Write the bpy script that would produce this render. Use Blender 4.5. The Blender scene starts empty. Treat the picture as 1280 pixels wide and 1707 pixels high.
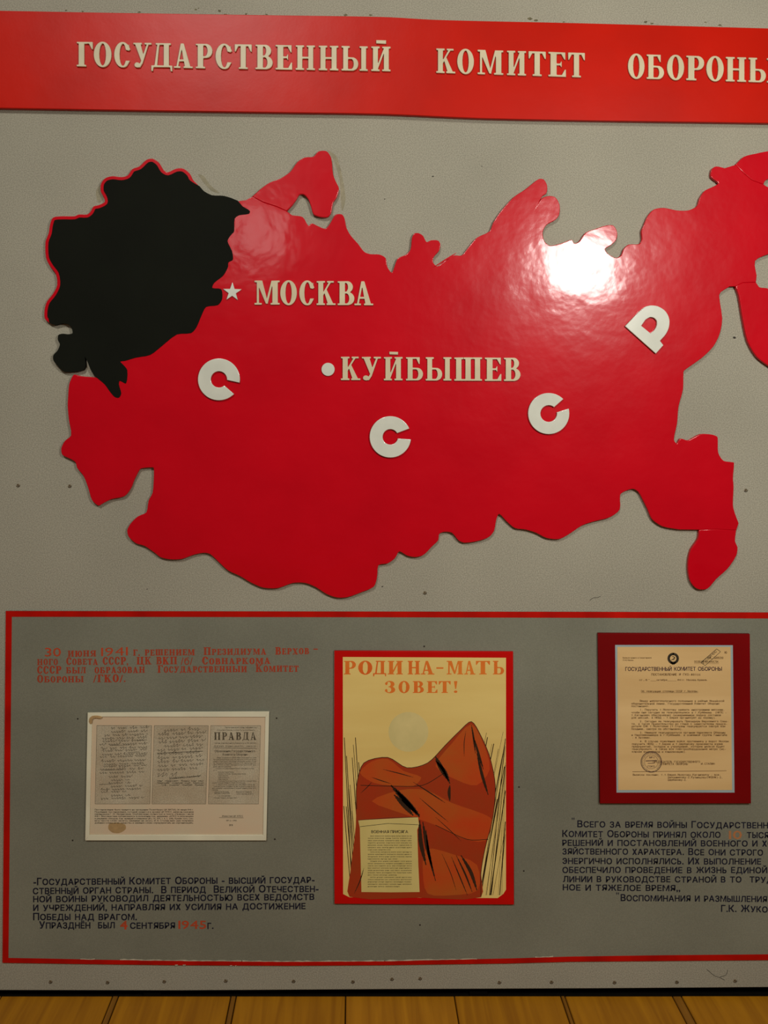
import bpy, math, random
import numpy as np
from mathutils import Vector, Matrix

random.seed(7)
C = bpy.context.scene.collection
SC = bpy.context.scene

# ------------------------------------------------------------------ camera, light, exposure
S = 0.00135            # metres per photograph pixel on the face of the display board
F = 1233.0             # focal length in pixels (image 1280 x 1707)
D = F * S              # distance of the camera from the board
CX, CY = 590.0, 655.0  # foot of the perpendicular from the camera to the board
H = 1.355              # eye height
cam_d = bpy.data.cameras.new('camera')
cam = bpy.data.objects.new('camera', cam_d); C.objects.link(cam)
cam.location = (0, -D, H); cam.rotation_euler = (math.radians(90), 0, 0)
cam_d.sensor_fit = 'VERTICAL'; cam_d.sensor_height = 36.0; cam_d.lens = F * 36.0 / 1707.0
cam_d.shift_x = (640 - CX) / 1707.0
cam_d.shift_y = -(853.5 - CY) / 1707.0
cam_d.clip_start = 0.02
SC.camera = cam

w = bpy.data.worlds.new('world'); SC.world = w; w.use_nodes = True
w.node_tree.nodes['Background'].inputs[0].default_value = (1.0, 0.94, 0.84, 1)
w.node_tree.nodes['Background'].inputs[1].default_value = 0.065

def area(name, loc, target, power, size, col, shape='DISK', size_y=None):
    l = bpy.data.lights.new(name, 'AREA'); l.energy = power; l.color = col; l.shape = shape; l.size = size
    if size_y: l.size_y = size_y
    o = bpy.data.objects.new(name, l); C.objects.link(o); o.location = loc
    o.rotation_euler = (Vector(target) - Vector(loc)).to_track_quat('-Z', 'Y').to_euler()
    return o
area('room_lamp', (1.01, -1.66, 1.935), (0.35, 0, 1.35), 20.5, 0.32, (1.0, 0.965, 0.90))
area('left_sheen_light', (-0.62, -3.0, 2.36), (-0.2, 0, 1.5), 2.2, 0.36, (1.0, 0.96, 0.89))  # unseen weak light, added for the soft sheen on the map's left side
area('high_fill_light', (-1.0, -3.6, 4.3), (-0.2, 0, 1.3), 92, 0.7, (1.0, 0.965, 0.90))  # unseen fill from high left, added to balance the brightness down the board

SC.view_settings.view_transform = 'Standard'
SC.view_settings.look = 'None'
SC.view_settings.gamma = 1.0
SC.view_settings.use_curve_mapping = False
SC.view_settings.exposure = 0.0

# ------------------------------------------------------------------ helpers
def lin(c):
    return tuple(((v / 255) / 12.92 if v <= 10 else (((v / 255) + 0.055) / 1.055) ** 2.4) for v in c) + (1,)

def at(px, py, Y=0.0):
    k = S * (D + Y) / D
    return ((px - CX) * k, Y, H + (CY - py) * k)

def material(name, col, rough=0.6, var=0.06, vscale=6.0, bump=0.0, bscale=200.0, spec=0.4, coat=0.0, coat_rough=0.1,
             col2=None, stretch=(1, 1, 1), fine=0.0, wave=0.0, wscale=9.0, rvar=0.0):
    m = bpy.data.materials.new(name); m.use_nodes = True
    nt = m.node_tree; N = nt.nodes; L = nt.links; b = N['Principled BSDF']
    b.inputs['Roughness'].default_value = rough
    b.inputs['Specular IOR Level'].default_value = spec
    b.inputs['Coat Weight'].default_value = coat
    b.inputs['Coat Roughness'].default_value = coat_rough
    g = N.new('ShaderNodeNewGeometry'); mp = N.new('ShaderNodeMapping'); mp.inputs['Scale'].default_value = stretch
    L.new(g.outputs['Position'], mp.inputs['Vector'])
    n = N.new('ShaderNodeTexNoise'); n.inputs['Scale'].default_value = vscale; n.inputs['Detail'].default_value = 6
    L.new(mp.outputs[0], n.inputs['Vector'])
    r = N.new('ShaderNodeValToRGB')
    c1 = lin(col); c2 = lin(col2) if col2 else tuple(min(1, v * (1 + var * 2)) for v in c1[:3]) + (1,)
    if not col2: c1 = tuple(v * (1 - var * 2) for v in c1[:3]) + (1,)
    r.color_ramp.elements[0].position = 0.3; r.color_ramp.elements[0].color = c1
    r.color_ramp.elements[1].position = 0.7; r.color_ramp.elements[1].color = c2
    L.new(n.outputs['Fac'], r.inputs[0])
    out = r.outputs[0]
    if fine:
        n3 = N.new('ShaderNodeTexNoise'); n3.inputs['Scale'].default_value = 420; n3.inputs['Detail'].default_value = 3
        L.new(g.outputs['Position'], n3.inputs['Vector'])
        mr = N.new('ShaderNodeMapRange'); mr.inputs[1].default_value = 0.3; mr.inputs[2].default_value = 0.7
        mr.inputs[3].default_value = 1 - fine; mr.inputs[4].default_value = 1 + fine
        L.new(n3.outputs['Fac'], mr.inputs[0])
        mx = N.new('ShaderNodeVectorMath'); mx.operation = 'SCALE'
        L.new(out, mx.inputs[0]); L.new(mr.outputs[0], mx.inputs['Scale']); out = mx.outputs[0]
    L.new(out, b.inputs['Base Color'])
    if rvar:
        mr2 = N.new('ShaderNodeMapRange'); mr2.inputs[3].default_value = rough - rvar; mr2.inputs[4].default_value = rough + rvar
        L.new(n.outputs['Fac'], mr2.inputs[0]); L.new(mr2.outputs[0], b.inputs['Roughness'])
    prev = None
    for st, sc_, dist in ((bump, bscale, 0.0006), (wave, wscale, 0.01)):
        if st:
            n2 = N.new('ShaderNodeTexNoise'); n2.inputs['Scale'].default_value = sc_; n2.inputs['Detail'].default_value = 3
            L.new(mp.outputs[0], n2.inputs['Vector'])
            bp = N.new('ShaderNodeBump'); bp.inputs['Strength'].default_value = st; bp.inputs['Distance'].default_value = dist
            L.new(n2.outputs['Fac'], bp.inputs['Height'])
            if prev: L.new(prev.outputs[0], bp.inputs['Normal'])
            prev = bp
    if prev:
        L.new(prev.outputs[0], b.inputs['Normal'])
        if coat: L.new(prev.outputs[0], b.inputs['Coat Normal'])
    return m

def link(name, me, mat, parent=None):
    o = bpy.data.objects.new(name, me); C.objects.link(o)
    if mat:
        me.materials.clear(); me.materials.append(mat)
    if parent:
        o.parent = parent
        wl = Vector(parent['_w']) if '_w' in parent else Vector(parent.location)
        me.transform(Matrix.Translation(-wl)); o['_w'] = tuple(wl)
    return o

def tag(o, label, cat):
    o['label'] = label; o['category'] = cat
    return o

def thing(name, label, cat, loc):
    o = bpy.data.objects.new(name, None); C.objects.link(o)
    o.location = loc; o['_w'] = tuple(loc); o.empty_display_size = 0.05
    return tag(o, label, cat)

def structure(name, me, mat):
    o = link(name, me, mat); o['kind'] = 'structure'; return o

def mesh(verts, faces):
    me = bpy.data.meshes.new('m'); me.from_pydata(verts, [], faces); me.update(); return me

def box(x0, x1, y0, y1, z0, z1):
    v = [(x, y, z) for x in (x0, x1) for y in (y0, y1) for z in (z0, z1)]
    return mesh(v, [(0, 1, 3, 2), (4, 6, 7, 5), (0, 4, 5, 1), (2, 3, 7, 6), (0, 2, 6, 4), (1, 5, 7, 3)])

def smooth(pts, n=3, closed=True):
    out = []; P = [np.array(p, float) for p in pts]; N = len(P)
    for i in range(N if closed else N - 1):
        if closed: p0, p1, p2, p3 = P[i - 1], P[i], P[(i + 1) % N], P[(i + 2) % N]
        else: p0, p1, p2, p3 = P[max(i - 1, 0)], P[i], P[i + 1], P[min(i + 2, N - 1)]
        d1 = max(np.linalg.norm(p2 - p1), 1e-6)
        m1 = (p2 - p0) * d1 / max(np.linalg.norm(p1 - p0) + d1, 1e-6) * 0.85
        m2 = (p3 - p1) * d1 / max(np.linalg.norm(p3 - p2) + d1, 1e-6) * 0.85
        for k in range(n):
            t = k / n
            out.append(tuple((2*t**3-3*t**2+1)*p1 + (t**3-2*t**2+t)*m1 + (-2*t**3+3*t**2)*p2 + (t**3-t**2)*m2))
    if not closed: out.append(tuple(P[-1]))
    return out

def slab(loops, front, back, bevel=0.0, res=2):
    """outline(s) measured on the photograph -> a solid piece whose face lies at depth `front`"""
    cu = bpy.data.curves.new('c', 'CURVE'); cu.dimensions = '2D'; cu.fill_mode = 'BOTH'
    for lp in loops:
        sp = cu.splines.new('POLY'); sp.points.add(len(lp) - 1); sp.use_cyclic_u = True
        for i, (x, y) in enumerate(lp):
            p = at(x, y, front); sp.points[i].co = (p[0], p[2], 0, 1)
    t = back - front
    if t > 0:
        cu.extrude = t / 2 - bevel; cu.bevel_depth = bevel; cu.offset = -bevel; cu.bevel_resolution = res
    else:
        cu.fill_mode = 'FRONT'
    o = bpy.data.objects.new('c', cu)
    C.objects.link(o)
    dg = bpy.context.evaluated_depsgraph_get(); dg.update()
    me = bpy.data.meshes.new_from_object(o.evaluated_get(dg))
    bpy.data.objects.remove(o); bpy.data.curves.remove(cu)
    me.transform(Matrix(((1, 0, 0, 0), (0, 0, -1, (front + back) / 2), (0, 1, 0, 0), (0, 0, 0, 1))))
    return me

def flat(loops, Y):
    """thin print: each loop its own filled polygon (no holes)"""
    vs, fs = [], []
    for lp in loops:
        b = len(vs); vs += [at(x, y, Y) for x, y in lp]; fs.append(tuple(range(b, b + len(lp))))
    me = mesh(vs, fs)
    # face the room
    for p in me.polygons:
        if p.normal.y > 0: p.flip()
    return me

def ribbon(pts, wd):
    lp = []
    quads = []
    for (x0, y0), (x1, y1) in zip(pts[:-1], pts[1:]):
        dx, dy = x1 - x0, y1 - y0; l = math.hypot(dx, dy) or 1
        nx, ny = -dy / l * wd / 2, dx / l * wd / 2
        quads.append([(x0 + nx, y0 + ny), (x1 + nx, y1 + ny), (x1 - nx, y1 - ny), (x0 - nx, y0 - ny)])
    return quads

def circle(cx, cy, r, n=24, ry=None):
    return [(cx + r * math.cos(2 * math.pi * i / n), cy + (ry or r) * math.sin(2 * math.pi * i / n)) for i in range(n)]

def ring(cx, cy, r, wd, n=28):
    c = circle(cx, cy, r, n); return ribbon(c + [c[0]], wd)

# ------------------------------------------------------------------ serif alphabet (fields -> outlines)
ST, HH = 0.23, 0.075
def B(x0, y0, x1, y1): return ('q', [(x0, y0), (x1, y0), (x1, y1), (x0, y1)])
def Q(*p): return ('q', list(p))
def El(cx, cy, rx, ry): return ('e', cx, cy, rx, ry)
def stem(x, top=True, bot=True, s=ST):
    r = [('+', B(x, 0, x + s, 1))]
    if bot: r.append(('+', B(x - .08, 0, x + s + .08, HH)))
    if top: r.append(('+', B(x - .08, 1 - HH, x + s + .08, 1)))
    return r
def tri_top(x): return [('+', Q((x - .16, 1 - HH), (x, 1), (x, .70), (x - .045, .70)))]
def tri_bot(x): return [('+', Q((x - .16, HH), (x, 0), (x, .30), (x - .045, .30)))]
def low_bowl(x): return [('+', B(x, 0, x + .30, .55)), ('+', El(x + .30, .275, .29, .275)), ('-', B(x, .075, x + .26, .475)), ('-', El(x + .25, .275, .12, .2))]
G = {}
G['О'] = [('+', El(.35, .5, .35, .52)), ('-', El(.35, .5, .13, .44))]
G['С'] = [('+', El(.35, .5, .35, .52)), ('-', El(.36, .5, .135, .44)), ('-', B(.42, .27, .95, .70)), ('+', Q((.44, .70), (.62, .66), (.62, .99), (.56, .86))), ('-', Q((.5, .0), (.8, .0), (.8, .28), (.66, .28)))]
G['Г'] = stem(.08) + [('+', B(.08, 1 - HH, .66, 1))] + tri_top(.66)
G['У'] = [('+', Q((.05, 1), (.30, 1), (.46, .42), (.33, .28))), ('+', Q((.60, 1), (.68, 1), (.40, .16), (.32, .22))), ('+', Q((.33, .24), (.41, .2), (.30, .0), (.18, .0))), ('+', El(.17, .10, .12, .11)), ('+', B(0, 1 - HH, .37, 1)), ('+', B(.48, 1 - HH, .78, 1))]
G['Д'] = [('+', Q((.25, .95), (.34, .95), (.24, .05), (.13, .05))), ('+', B(.52, .05, .74, 1)), ('+', B(.18, 1 - HH, .82, 1)), ('+', B(.03, .02, .87, .10)), ('+', Q((0, .1), (.1, .1), (.07, -.14), (0, -.14))), ('+', Q((.78, .1), (.88, .1), (.88, -.14), (.81, -.14)))]
G['А'] = [('+', Q((.30, 1.0), (.38, .94), (.18, 0), (.10, 0))), ('+', Q((.30, 1), (.44, 1), (.75, 0), (.50, 0))), ('+', B(.20, .27, .56, .35)), ('+', B(0, 0, .29, HH)), ('+', B(.42, 0, .83, HH))]
G['Р'] = [('+', B(.2, .42, .42, 1)), ('+', El(.42, .71, .27, .29)), ('-', B(.2, .495, .38, .925)), ('-', El(.36, .71, .125, .215))] + stem(.08)
G['Т'] = stem(.25, top=False) + [('+', B(0, 1 - HH, .73, 1)), ('+', Q((0, 1), (.16, 1 - HH), (.045, .70), (0, .70)))] + tri_top(.73)
G['В'] = [('+', B(.2, .5, .40, 1)), ('+', El(.40, .755, .25, .245)), ('+', B(.2, 0, .42, .56)), ('+', El(.42, .275, .29, .275)), ('-', B(.2, .56, .34, .93)), ('-', El(.33, .745, .11, .185)), ('-', B(.2, .07, .36, .49)), ('-', El(.36, .28, .13, .21))] + stem(.08)
G['Е'] = stem(.08) + [('+', B(.08, 1 - HH, .64, 1)), ('+', B(.08, 0, .66, HH)), ('+', B(.25, .47, .48, .54)), ('+', Q((.42, .50), (.50, .36), (.50, .66), (.46, .60)))] + tri_top(.64) + tri_bot(.66)
G['Н'] = stem(.08) + stem(.58) + [('+', B(.2, .46, .7, .54))]
G['Ь'] = low_bowl(.2) + stem(.08)
G['Ы'] = low_bowl(.2) + stem(.08) + stem(.92)
G['И'] = stem(.08) + stem(.58) + [('+', Q((.28, .02), (.28, .22), (.60, .98), (.60, .78)))]
G['Й'] = G['И']
G['К'] = stem(.08) + [('+', Q((.28, .36), (.28, .48), (.60, 1), (.70, 1))), ('+', Q((.36, .52), (.46, .66), (.80, 0), (.54, 0))), ('+', B(.48, 1 - HH, .80, 1)), ('+', B(.46, 0, .88, HH))]
G['М'] = [('+', B(.10, 0, .19, 1)), ('+', Q((.08, 1), (.33, 1), (.58, .04), (.48, .04))), ('+', Q((.80, 1), (.72, 1), (.48, .04), (.56, .04))), ('+', B(.76, 0, .99, 1)), ('+', B(0, 0, .31, HH)), ('+', B(.68, 0, 1.07, HH)), ('+', B(0, 1 - HH, .32, 1)), ('+', B(.72, 1 - HH, 1.07, 1))]
G['Б'] = low_bowl(.2) + stem(.08) + [('+', B(.08, 1 - HH, .64, 1))] + tri_top(.64)
G['Ш'] = stem(.08) + stem(.48) + stem(.88) + [('+', B(0, 0, 1.19, HH))]
G['Л'] = [('+', Q((.25, .95), (.34, .95), (.22, .08), (.13, .05))), ('+', El(.11, .08, .10, .09)), ('+', B(.5, 0, .73, 1)), ('+', B(.18, 1 - HH, .81, 1)), ('+', B(.42, 0, .81, HH))]
G['П'] = stem(.08) + stem(.58) + [('+', B(.08, 1 - HH, .8, 1))]
G['Ц'] = stem(.08) + stem(.58) + [('+', B(.08, 0, .95, HH)), ('+', B(.86, -.16, .95, HH))]
G['З'] = [('+', El(.30, .745, .27, .275)), ('-', El(.24, .745, .11, .2)), ('+', El(.31, .275, .30, .295)), ('-', El(.25, .275, .13, .215)), ('-', B(-.1, .34, .22, .66)), ('-', B(-.1, .14, .06, .84)), ('+', El(.10, .80, .08, .1)), ('+', El(.09, .2, .08, .1))]
G['Х'] = [('+', Q((.06, 1), (.32, 1), (.78, 0), (.52, 0))), ('+', Q((.66, 1), (.74, 1), (.18, 0), (.10, 0))), ('+', B(0, 1 - HH, .38, 1)), ('+', B(.52, 1 - HH, .84, 1)), ('+', B(0, 0, .30, HH)), ('+', B(.44, 0, .86, HH))]
G['Ю'] = stem(.08) + [('+', B(.2, .46, .5, .54)), ('+', El(.72, .5, .32, .52)), ('-', El(.72, .5, .12, .44))]
G['Я'] = [('+', B(.3, .42, .52, 1)), ('+', El(.30, .71, .27, .29)), ('-', B(.34, .495, .52, .925)), ('-', El(.36, .71, .125, .215)), ('+', Q((.30, .48), (.44, .48), (.24, 0), (.04, 0))), ('+', B(-.03, 0, .26, HH))] + stem(.5)
G['!'] = [('+', Q((.0, 1), (.22, 1), (.14, .34), (.08, .34))), ('+', El(.11, .11, .11, .11))]
G['.'] = [('+', El(.09, .09, .09, .09))]
G[','] = [('+', El(.09, .09, .09, .09)), ('+', Q((.1, .05), (.18, .09), (.08, -.16), (.03, -.14)))]
G['-'] = [('+', B(0, .42, .3, .53))]
G['/'] = [('+', Q((0, -.12), (.11, -.12), (.37, 1.08), (.26, 1.08)))]

# plain (sans) forms of a few letters, keyed with a leading s
_bw = [('+', B(.1, 0, .34, .58)), ('+', El(.34, .29, .28, .29)), ('-', B(.1, .12, .34, .46)), ('-', El(.33, .29, .155, .17)), ('+', B(0, 0, .135, 1))]
G['sЬ'] = _bw
G['sЫ'] = _bw + [('+', B(.76, 0, .895, 1))]
G['sЭ'] = [('+', El(.31, .5, .39, .51)), ('-', El(.31, .5, .255, .39)), ('-', B(-.2, .3, .16, .7)), ('+', B(.22, .44, .62, .56))]
G['sХ'] = [('+', Q((0, 0), (.16, 0), (.72, 1), (.56, 1))), ('+', Q((.56, 0), (.72, 0), (.16, 1), (0, 1)))]
G['sФ'] = [('+', El(.41, .5, .41, .36)), ('-', El(.41, .5, .28, .24)), ('+', B(.34, -.02, .475, 1.02))]

def field(p, X, Y):
    if p[0] == 'e':
        _, cx, cy, rx, ry = p
        return (np.sqrt(((X - cx) / rx) ** 2 + ((Y - cy) / ry) ** 2) - 1) * min(rx, ry)
    pts = p[1]; a = sum(pts[i][0] * pts[(i + 1) % 4][1] - pts[(i + 1) % 4][0] * pts[i][1] for i in range(4))
    if a < 0: pts = pts[::-1]
    f = np.full(X.shape, -1e9)
    for i in range(4):
        (x0, y0), (x1, y1) = pts[i], pts[(i + 1) % 4]; l = math.hypot(x1 - x0, y1 - y0) or 1
        f = np.maximum(f, ((y1 - y0) * (X - x0) - (x1 - x0) * (Y - y0)) / l)
    return f

def simplify(lp, tol):
    def dp(a, b):
        if b <= a + 1: return []
        (x0, y0), (x1, y1) = P[a], P[b]; l = math.hypot(x1 - x0, y1 - y0)
        best, bi = -1, a
        for i in range(a + 1, b):
            x, y = P[i]
            d = abs((x1 - x0) * (y0 - y) - (x0 - x) * (y1 - y0)) / l if l > 1e-9 else math.hypot(x - x0, y - y0)
            if d > best: best, bi = d, i
        if best < tol: return []
        return dp(a, bi) + [bi] + dp(bi, b)
    P = lp; h = len(P) // 2
    idx = [0] + dp(0, h) + [h] + dp(h, len(P) - 1)
    return [P[i] for i in idx]

OUT = {}
def outline(ch, tol=0.006):
    if ch in OUT: return OUT[ch]
    g = 0.0217
    X, Y = np.meshgrid(np.arange(-.1031, 1.35, g), np.arange(-.2523, 1.14, g))
    f = np.full(X.shape, 1e3)
    for op, p in G[ch]:
        v = field(p, X, Y)
        f = np.minimum(f, v) if op == '+' else np.maximum(f, -v)
    ny, nx = f.shape; seg = {}
    def ip(j0, i0, j1, i1):
        a, b = f[j0, i0], f[j1, i1]; t = a / (a - b)
        return (float(X[j0, i0] + t * (X[j1, i1] - X[j0, i0])), float(Y[j0, i0] + t * (Y[j1, i1] - Y[j0, i0])))
    ins = f < 0
    mix = ins[:-1, :-1].astype(int) + ins[1:, :-1] + ins[:-1, 1:] + ins[1:, 1:]
    nxt = {}; pos = {}
    for j, i in zip(*np.where((mix > 0) & (mix < 4))):
        c = [(j, i), (j, i + 1), (j + 1, i + 1), (j + 1, i)]
        ed = []
        for k in range(4):
            a, b = c[k], c[(k + 1) % 4]
            if ins[a] != ins[b]:
                key = (min(a, b), max(a, b)); pos[key] = ip(*a, *b); ed.append((key, bool(ins[a])))
        if len(ed) == 2:
            (k1, o1), (k2, o2) = ed
            if o1: nxt[k1] = k2
            else: nxt[k2] = k1
        else:
            for q in range(4):
                if ed[q][1]: nxt[ed[q][0]] = ed[(q + 1) % 4][0]
    loops = []
    while nxt:
        k0 = next(iter(nxt)); lp = []; k = k0
        while k in nxt:
            lp.append(pos[k]); k = nxt.pop(k)
        if len(lp) > 6:
            lp = simplify(lp + [lp[0]], tol); lp = lp[:-1] if lp[0] == lp[-1] else lp
            loops.append(lp)
    OUT[ch] = loops
    return loops

def glyph_box(loops):
    xs = [x for l in loops for x, y in l]; return min(xs), max(xs)

def raised_letter(ch, x0, x1, top, base, front, back, mat, parent, name='letter', breve=None, bevel=0.0009, tilt=0.0):
    loops = outline(ch); a, b = glyph_box(loops); k = (x1 - x0) / (b - a); h = base - top
    px = [[(x0 + (x - a) * k, base - y * h + tilt * (x - a) * k) for x, y in lp] for lp in loops]
    o = link(name, slab(px, front, back, bevel, 1), mat, parent)
    if breve:
        bx0, bx1, by0, by1 = breve
        link('breve', slab([[(bx0, by0), (bx1, by0 + .4), (bx1, by1 + .4), (bx0, by1)]], front, back, bevel, 1), mat, o)
    return o

# ------------------------------------------------------------------ flat lettering
SANS = {}
def load_sans(chars, off=0.0, res=2):
    for c in set(chars):
        if 's' + c in G: SANS[(c, off)] = serif_mesh('s' + c)
    todo = [c for c in sorted(set(chars)) if c not in ' ' and (c, off) not in SANS]; obs = []
    for ch in todo:
        cu = bpy.data.curves.new('t', 'FONT'); cu.body = ch; cu.resolution_u = res; cu.offset = off; cu.fill_mode = 'FRONT'
        o = bpy.data.objects.new('t', cu); C.objects.link(o); obs.append((ch, o, cu))
    dg = bpy.context.evaluated_depsgraph_get(); dg.update()
    for ch, o, cu in obs:
        me = bpy.data.meshes.new_from_object(o.evaluated_get(dg))
        vs = [(v.co.x / .728, v.co.y / .728) for v in me.vertices]; fs = [tuple(p.vertices) for p in me.polygons]
        SANS[(ch, off)] = (vs, fs, min(v[0] for v in vs), max(v[0] for v in vs))
        bpy.data.meshes.remove(me)
    for ch, o, cu in obs:
        bpy.data.objects.remove(o); bpy.data.curves.remove(cu)

SERF = {}
def serif_mesh(ch):
    if ch in SERF: return SERF[ch]
    cu = bpy.data.curves.new('c', 'CURVE'); cu.dimensions = '2D'; cu.fill_mode = 'FRONT'
    for lp in outline(ch):
        lp = simplify(lp + [lp[0]], .012)
        sp = cu.splines.new('POLY'); sp.points.add(len(lp) - 1); sp.use_cyclic_u = True
        for i, (x, y) in enumerate(lp): sp.points[i].co = (x, y, 0, 1)
    o = bpy.data.objects.new('c', cu); C.objects.link(o)
    dg = bpy.context.evaluated_depsgraph_get(); dg.update()
    me = bpy.data.meshes.new_from_object(o.evaluated_get(dg))
    vs = [(v.co.x, v.co.y) for v in me.vertices]; fs = [tuple(p.vertices) for p in me.polygons]
    bpy.data.objects.remove(o); bpy.data.curves.remove(cu); bpy.data.meshes.remove(me)
    SERF[ch] = (vs, fs, min(v[0] for v in vs), max(v[0] for v in vs))
    return SERF[ch]

def text_geo(s, x0, x1, y0, y1, cap, Y, kind='sans', off=0.0, small=None, mono=False, gap=.13, space=.42, wear=0.0, rot=0.0):
    """one line: from x0 to x1, baseline y0 -> y1, capital height cap, all in photograph pixels on the plane at depth Y"""
    s_up = s if small is None else s.upper()
    if kind == 'sans' or '/' in s_up: load_sans(s_up)
    X = 0; items = []
    for i, ch in enumerate(s_up):
        sc = 1.0 if (small is None or s[i].isupper() or not s[i].isalpha()) else small
        if ch == ' ': X += 0.78 if mono else space; continue
        g = SANS[(ch, 0.0)] if (kind == 'sans' or ch == '/') else serif_mesh(ch)
        wd = (g[3] - g[2]) * sc
        if mono:
            items.append((g, X + (.78 - min(wd, .7)) / 2, sc * min(1, .7 / wd), sc)); X += .78
        else:
            items.append((g, X, sc, sc)); X += wd + gap
    tot = X - (gap if not mono else .1)
    k = (x1 - x0) / tot; vs, fs = [], []
    ca, sa = math.cos(rot), math.sin(rot)
    for g, gx, sx, sy in items:
        b = len(vs); jy = random.uniform(-wear, wear); js = 1 + random.uniform(-wear, wear) * .03
        o_ = off * cap      # heavier strokes: the glyph overprinted a hair apart
        for q, (ox, oy) in enumerate((((-o_, -o_ * .7), (o_, o_ * .7)) if cap < 5 else ((-o_, -o_), (o_, o_), (-o_, o_), (o_, -o_))) if off else ((0, 0),)):
            b = len(vs)
            for (vx, vy) in g[0]:
                px = (gx + (vx - g[2]) * sx) * k
                dy = -vy * sy * cap * js + jy
                vs.append(at(x0 + px + ox, y0 + (y1 - y0) * px / (x1 - x0) + dy + oy, Y - q * 3e-5))
            fs += [tuple(b + j for j in f) for f in g[1]]
    return vs, fs

def merge(parts):
    vs, fs = [], []
    for v, f in parts:
        b = len(vs); vs += v; fs += [tuple(b + j for j in q) for q in f]
    me = mesh(vs, fs)
    fl = [p for p in me.polygons if p.normal.y > 0]
    for p in fl: p.flip()
    return me

def line(name, parent, mat, *a, **k):
    return link(name, merge([text_geo(*a, **k)]), mat, parent)

def loops_geo(loops, Y):
    vs, fs = [], []
    for lp in loops:
        b = len(vs); vs += [at(x, y, Y) for x, y in lp]; fs.append(tuple(range(b, b + len(lp))))
    return vs, fs

# ------------------------------------------------------------------ materials
M = {}
M['board'] = material('grey_painted_board', (151, 147, 130), .8, .04, 2.5, .45, 230, .2, fine=.26)
M['panel'] = material('grey_green_panel_paint', (120, 120, 104), .62, .06, 3.5, .15, 180, .2, fine=.10)
M['banner'] = material('orange_red_paint', (186, 22, 3), .36, .05, 5, .12, 150, .16, wave=.12, wscale=7)
M['map'] = material('crimson_gloss_paint', (190, 0, 20), .32, .03, 6, .12, 150, .12, coat=.5, coat_rough=.14, wave=.18, wscale=11, rvar=.05)
M['black'] = material('matt_black_paint', (15, 17, 9), .8, .08, 6, .15, 170, .12)
M['cream'] = material('cream_letter_paint', (198, 186, 152), .45, .04, 20, .05, 200, .4)
M['white'] = material('white_enamel', (205, 207, 192), .25, .03, 20, .04, 200, .5, coat=.5, coat_rough=.08)
M['border'] = material('red_border_paint', (176, 14, 4), .5, .10, 14, .15, 200, .12)
M['blue_text'] = material('blue_black_lettering', (22, 25, 40), .6, .2, 60, 0, 1, .2)
M['red_text'] = material('faded_red_lettering', (166, 58, 34), .65, .0, 60, 0, 1, .1, col2=(146, 70, 48))
M['orange_num'] = material('orange_numeral', (190, 66, 34), .65, .0, 40, 0, 1, .2, col2=(160, 70, 40))
M['faded_num'] = material('faded_orange_numeral', (176, 112, 66), .65, .0, 60, 0, 1, .2, col2=(156, 116, 78))
M['frame_white'] = material('ivory_frame_paint', (216, 212, 184), .5, .04, 12, .08, 120, .35)
M['paper_pink'] = material('aged_pinkish_paper', (206, 180, 148), .7, .0, 9, .1, 30, .2, col2=(198, 186, 156))
M['photocopy'] = material('grey_photocopy_paper', (166, 150, 122), .7, .0, 14, 0, 1, .2, col2=(184, 174, 148), fine=.22)
M['ink'] = material('dark_ink', (58, 52, 40), .7, .2, 80, 0, 1, .1)
M['ink_brown'] = material('brown_typewriter_ink', (84, 52, 22), .7, .2, 80, 0, 1, .1)
M['ink_violet'] = material('dark_violet_print', (54, 26, 44), .7, .15, 80, 0, 1, .1)
M['grey_ink'] = material('grey_photocopy_ink', (84, 76, 60), .7, .2, 90, 0, 1, .1)
M['poster_red'] = material('red_backing_paint', (188, 8, 5), .5, .05, 8, .08, 160, .15)
M['poster_paper'] = material('yellowed_poster_paper', (226, 200, 122), .6, .0, 7, .35, 14, .2, col2=(216, 186, 108), stretch=(.35, 1, 2.2))
M['title'] = material('orange_title_ink', (214, 96, 30), .7, .0, 9, 0, 1, .2, col2=(222, 126, 44))
M['rust'] = material('rust_red_poster_ink', (188, 62, 18), .6, .0, 12, 0, 1, .25, col2=(172, 84, 26))
M['rust_dark'] = material('dark_rust_poster_ink', (166, 46, 14), .6, .0, 12, 0, 1, .25, col2=(150, 58, 20))
M['umber'] = material('umber_poster_ink', (50, 32, 18), .6, .15, 20, 0, 1, .2)
M['sheet'] = material('pale_yellow_poster_ink', (212, 194, 122), .6, .0, 12, 0, 1, .2, col2=(198, 180, 108))
M['pale'] = material('pale_olive_poster_ink', (214, 196, 132), .6, .0, 20, 0, 1, .2, col2=(196, 182, 120))
M['doc_red'] = material('dark_red_backing', (116, 2, 4), .6, .06, 6, .06, 160, .12)
M['doc_blue'] = material('blue_grey_mount', (150, 166, 166), .6, .05, 10, 0, 1, .3)
M['doc_paper'] = material('tan_document_paper', (218, 184, 128), .65, .0, 6, .30, 16, .2, col2=(200, 164, 108), stretch=(.4, 1, 2.4))
M['screw'] = material('dull_screw_metal', (112, 98, 74), .5, .1, 50, 0, 1, .5)
M['hole'] = material('dark_slot', (44, 38, 28), .8, .1, 50)
M['glue'] = material('old_glue_and_dirt', (98, 92, 66), .85, .25, 120, .5, 300)
M['scrape'] = material('pale_scraped_paint', (178, 170, 148), .8, .12, 90, .5, 300, .2)
M['stain'] = material('brown_damp_stain', (170, 140, 94), .75, .08, 60)
M['rub'] = material('rubbed_paint', (138, 132, 108), .8, .1, 60, .3, 200, fine=.15)
M['gap_shade'] = material('painted_gap_shade', (16, 13, 9), .9, .1, 40, 0, 1, .05)  # near-black stands in for the shade in the gap under the board
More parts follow.
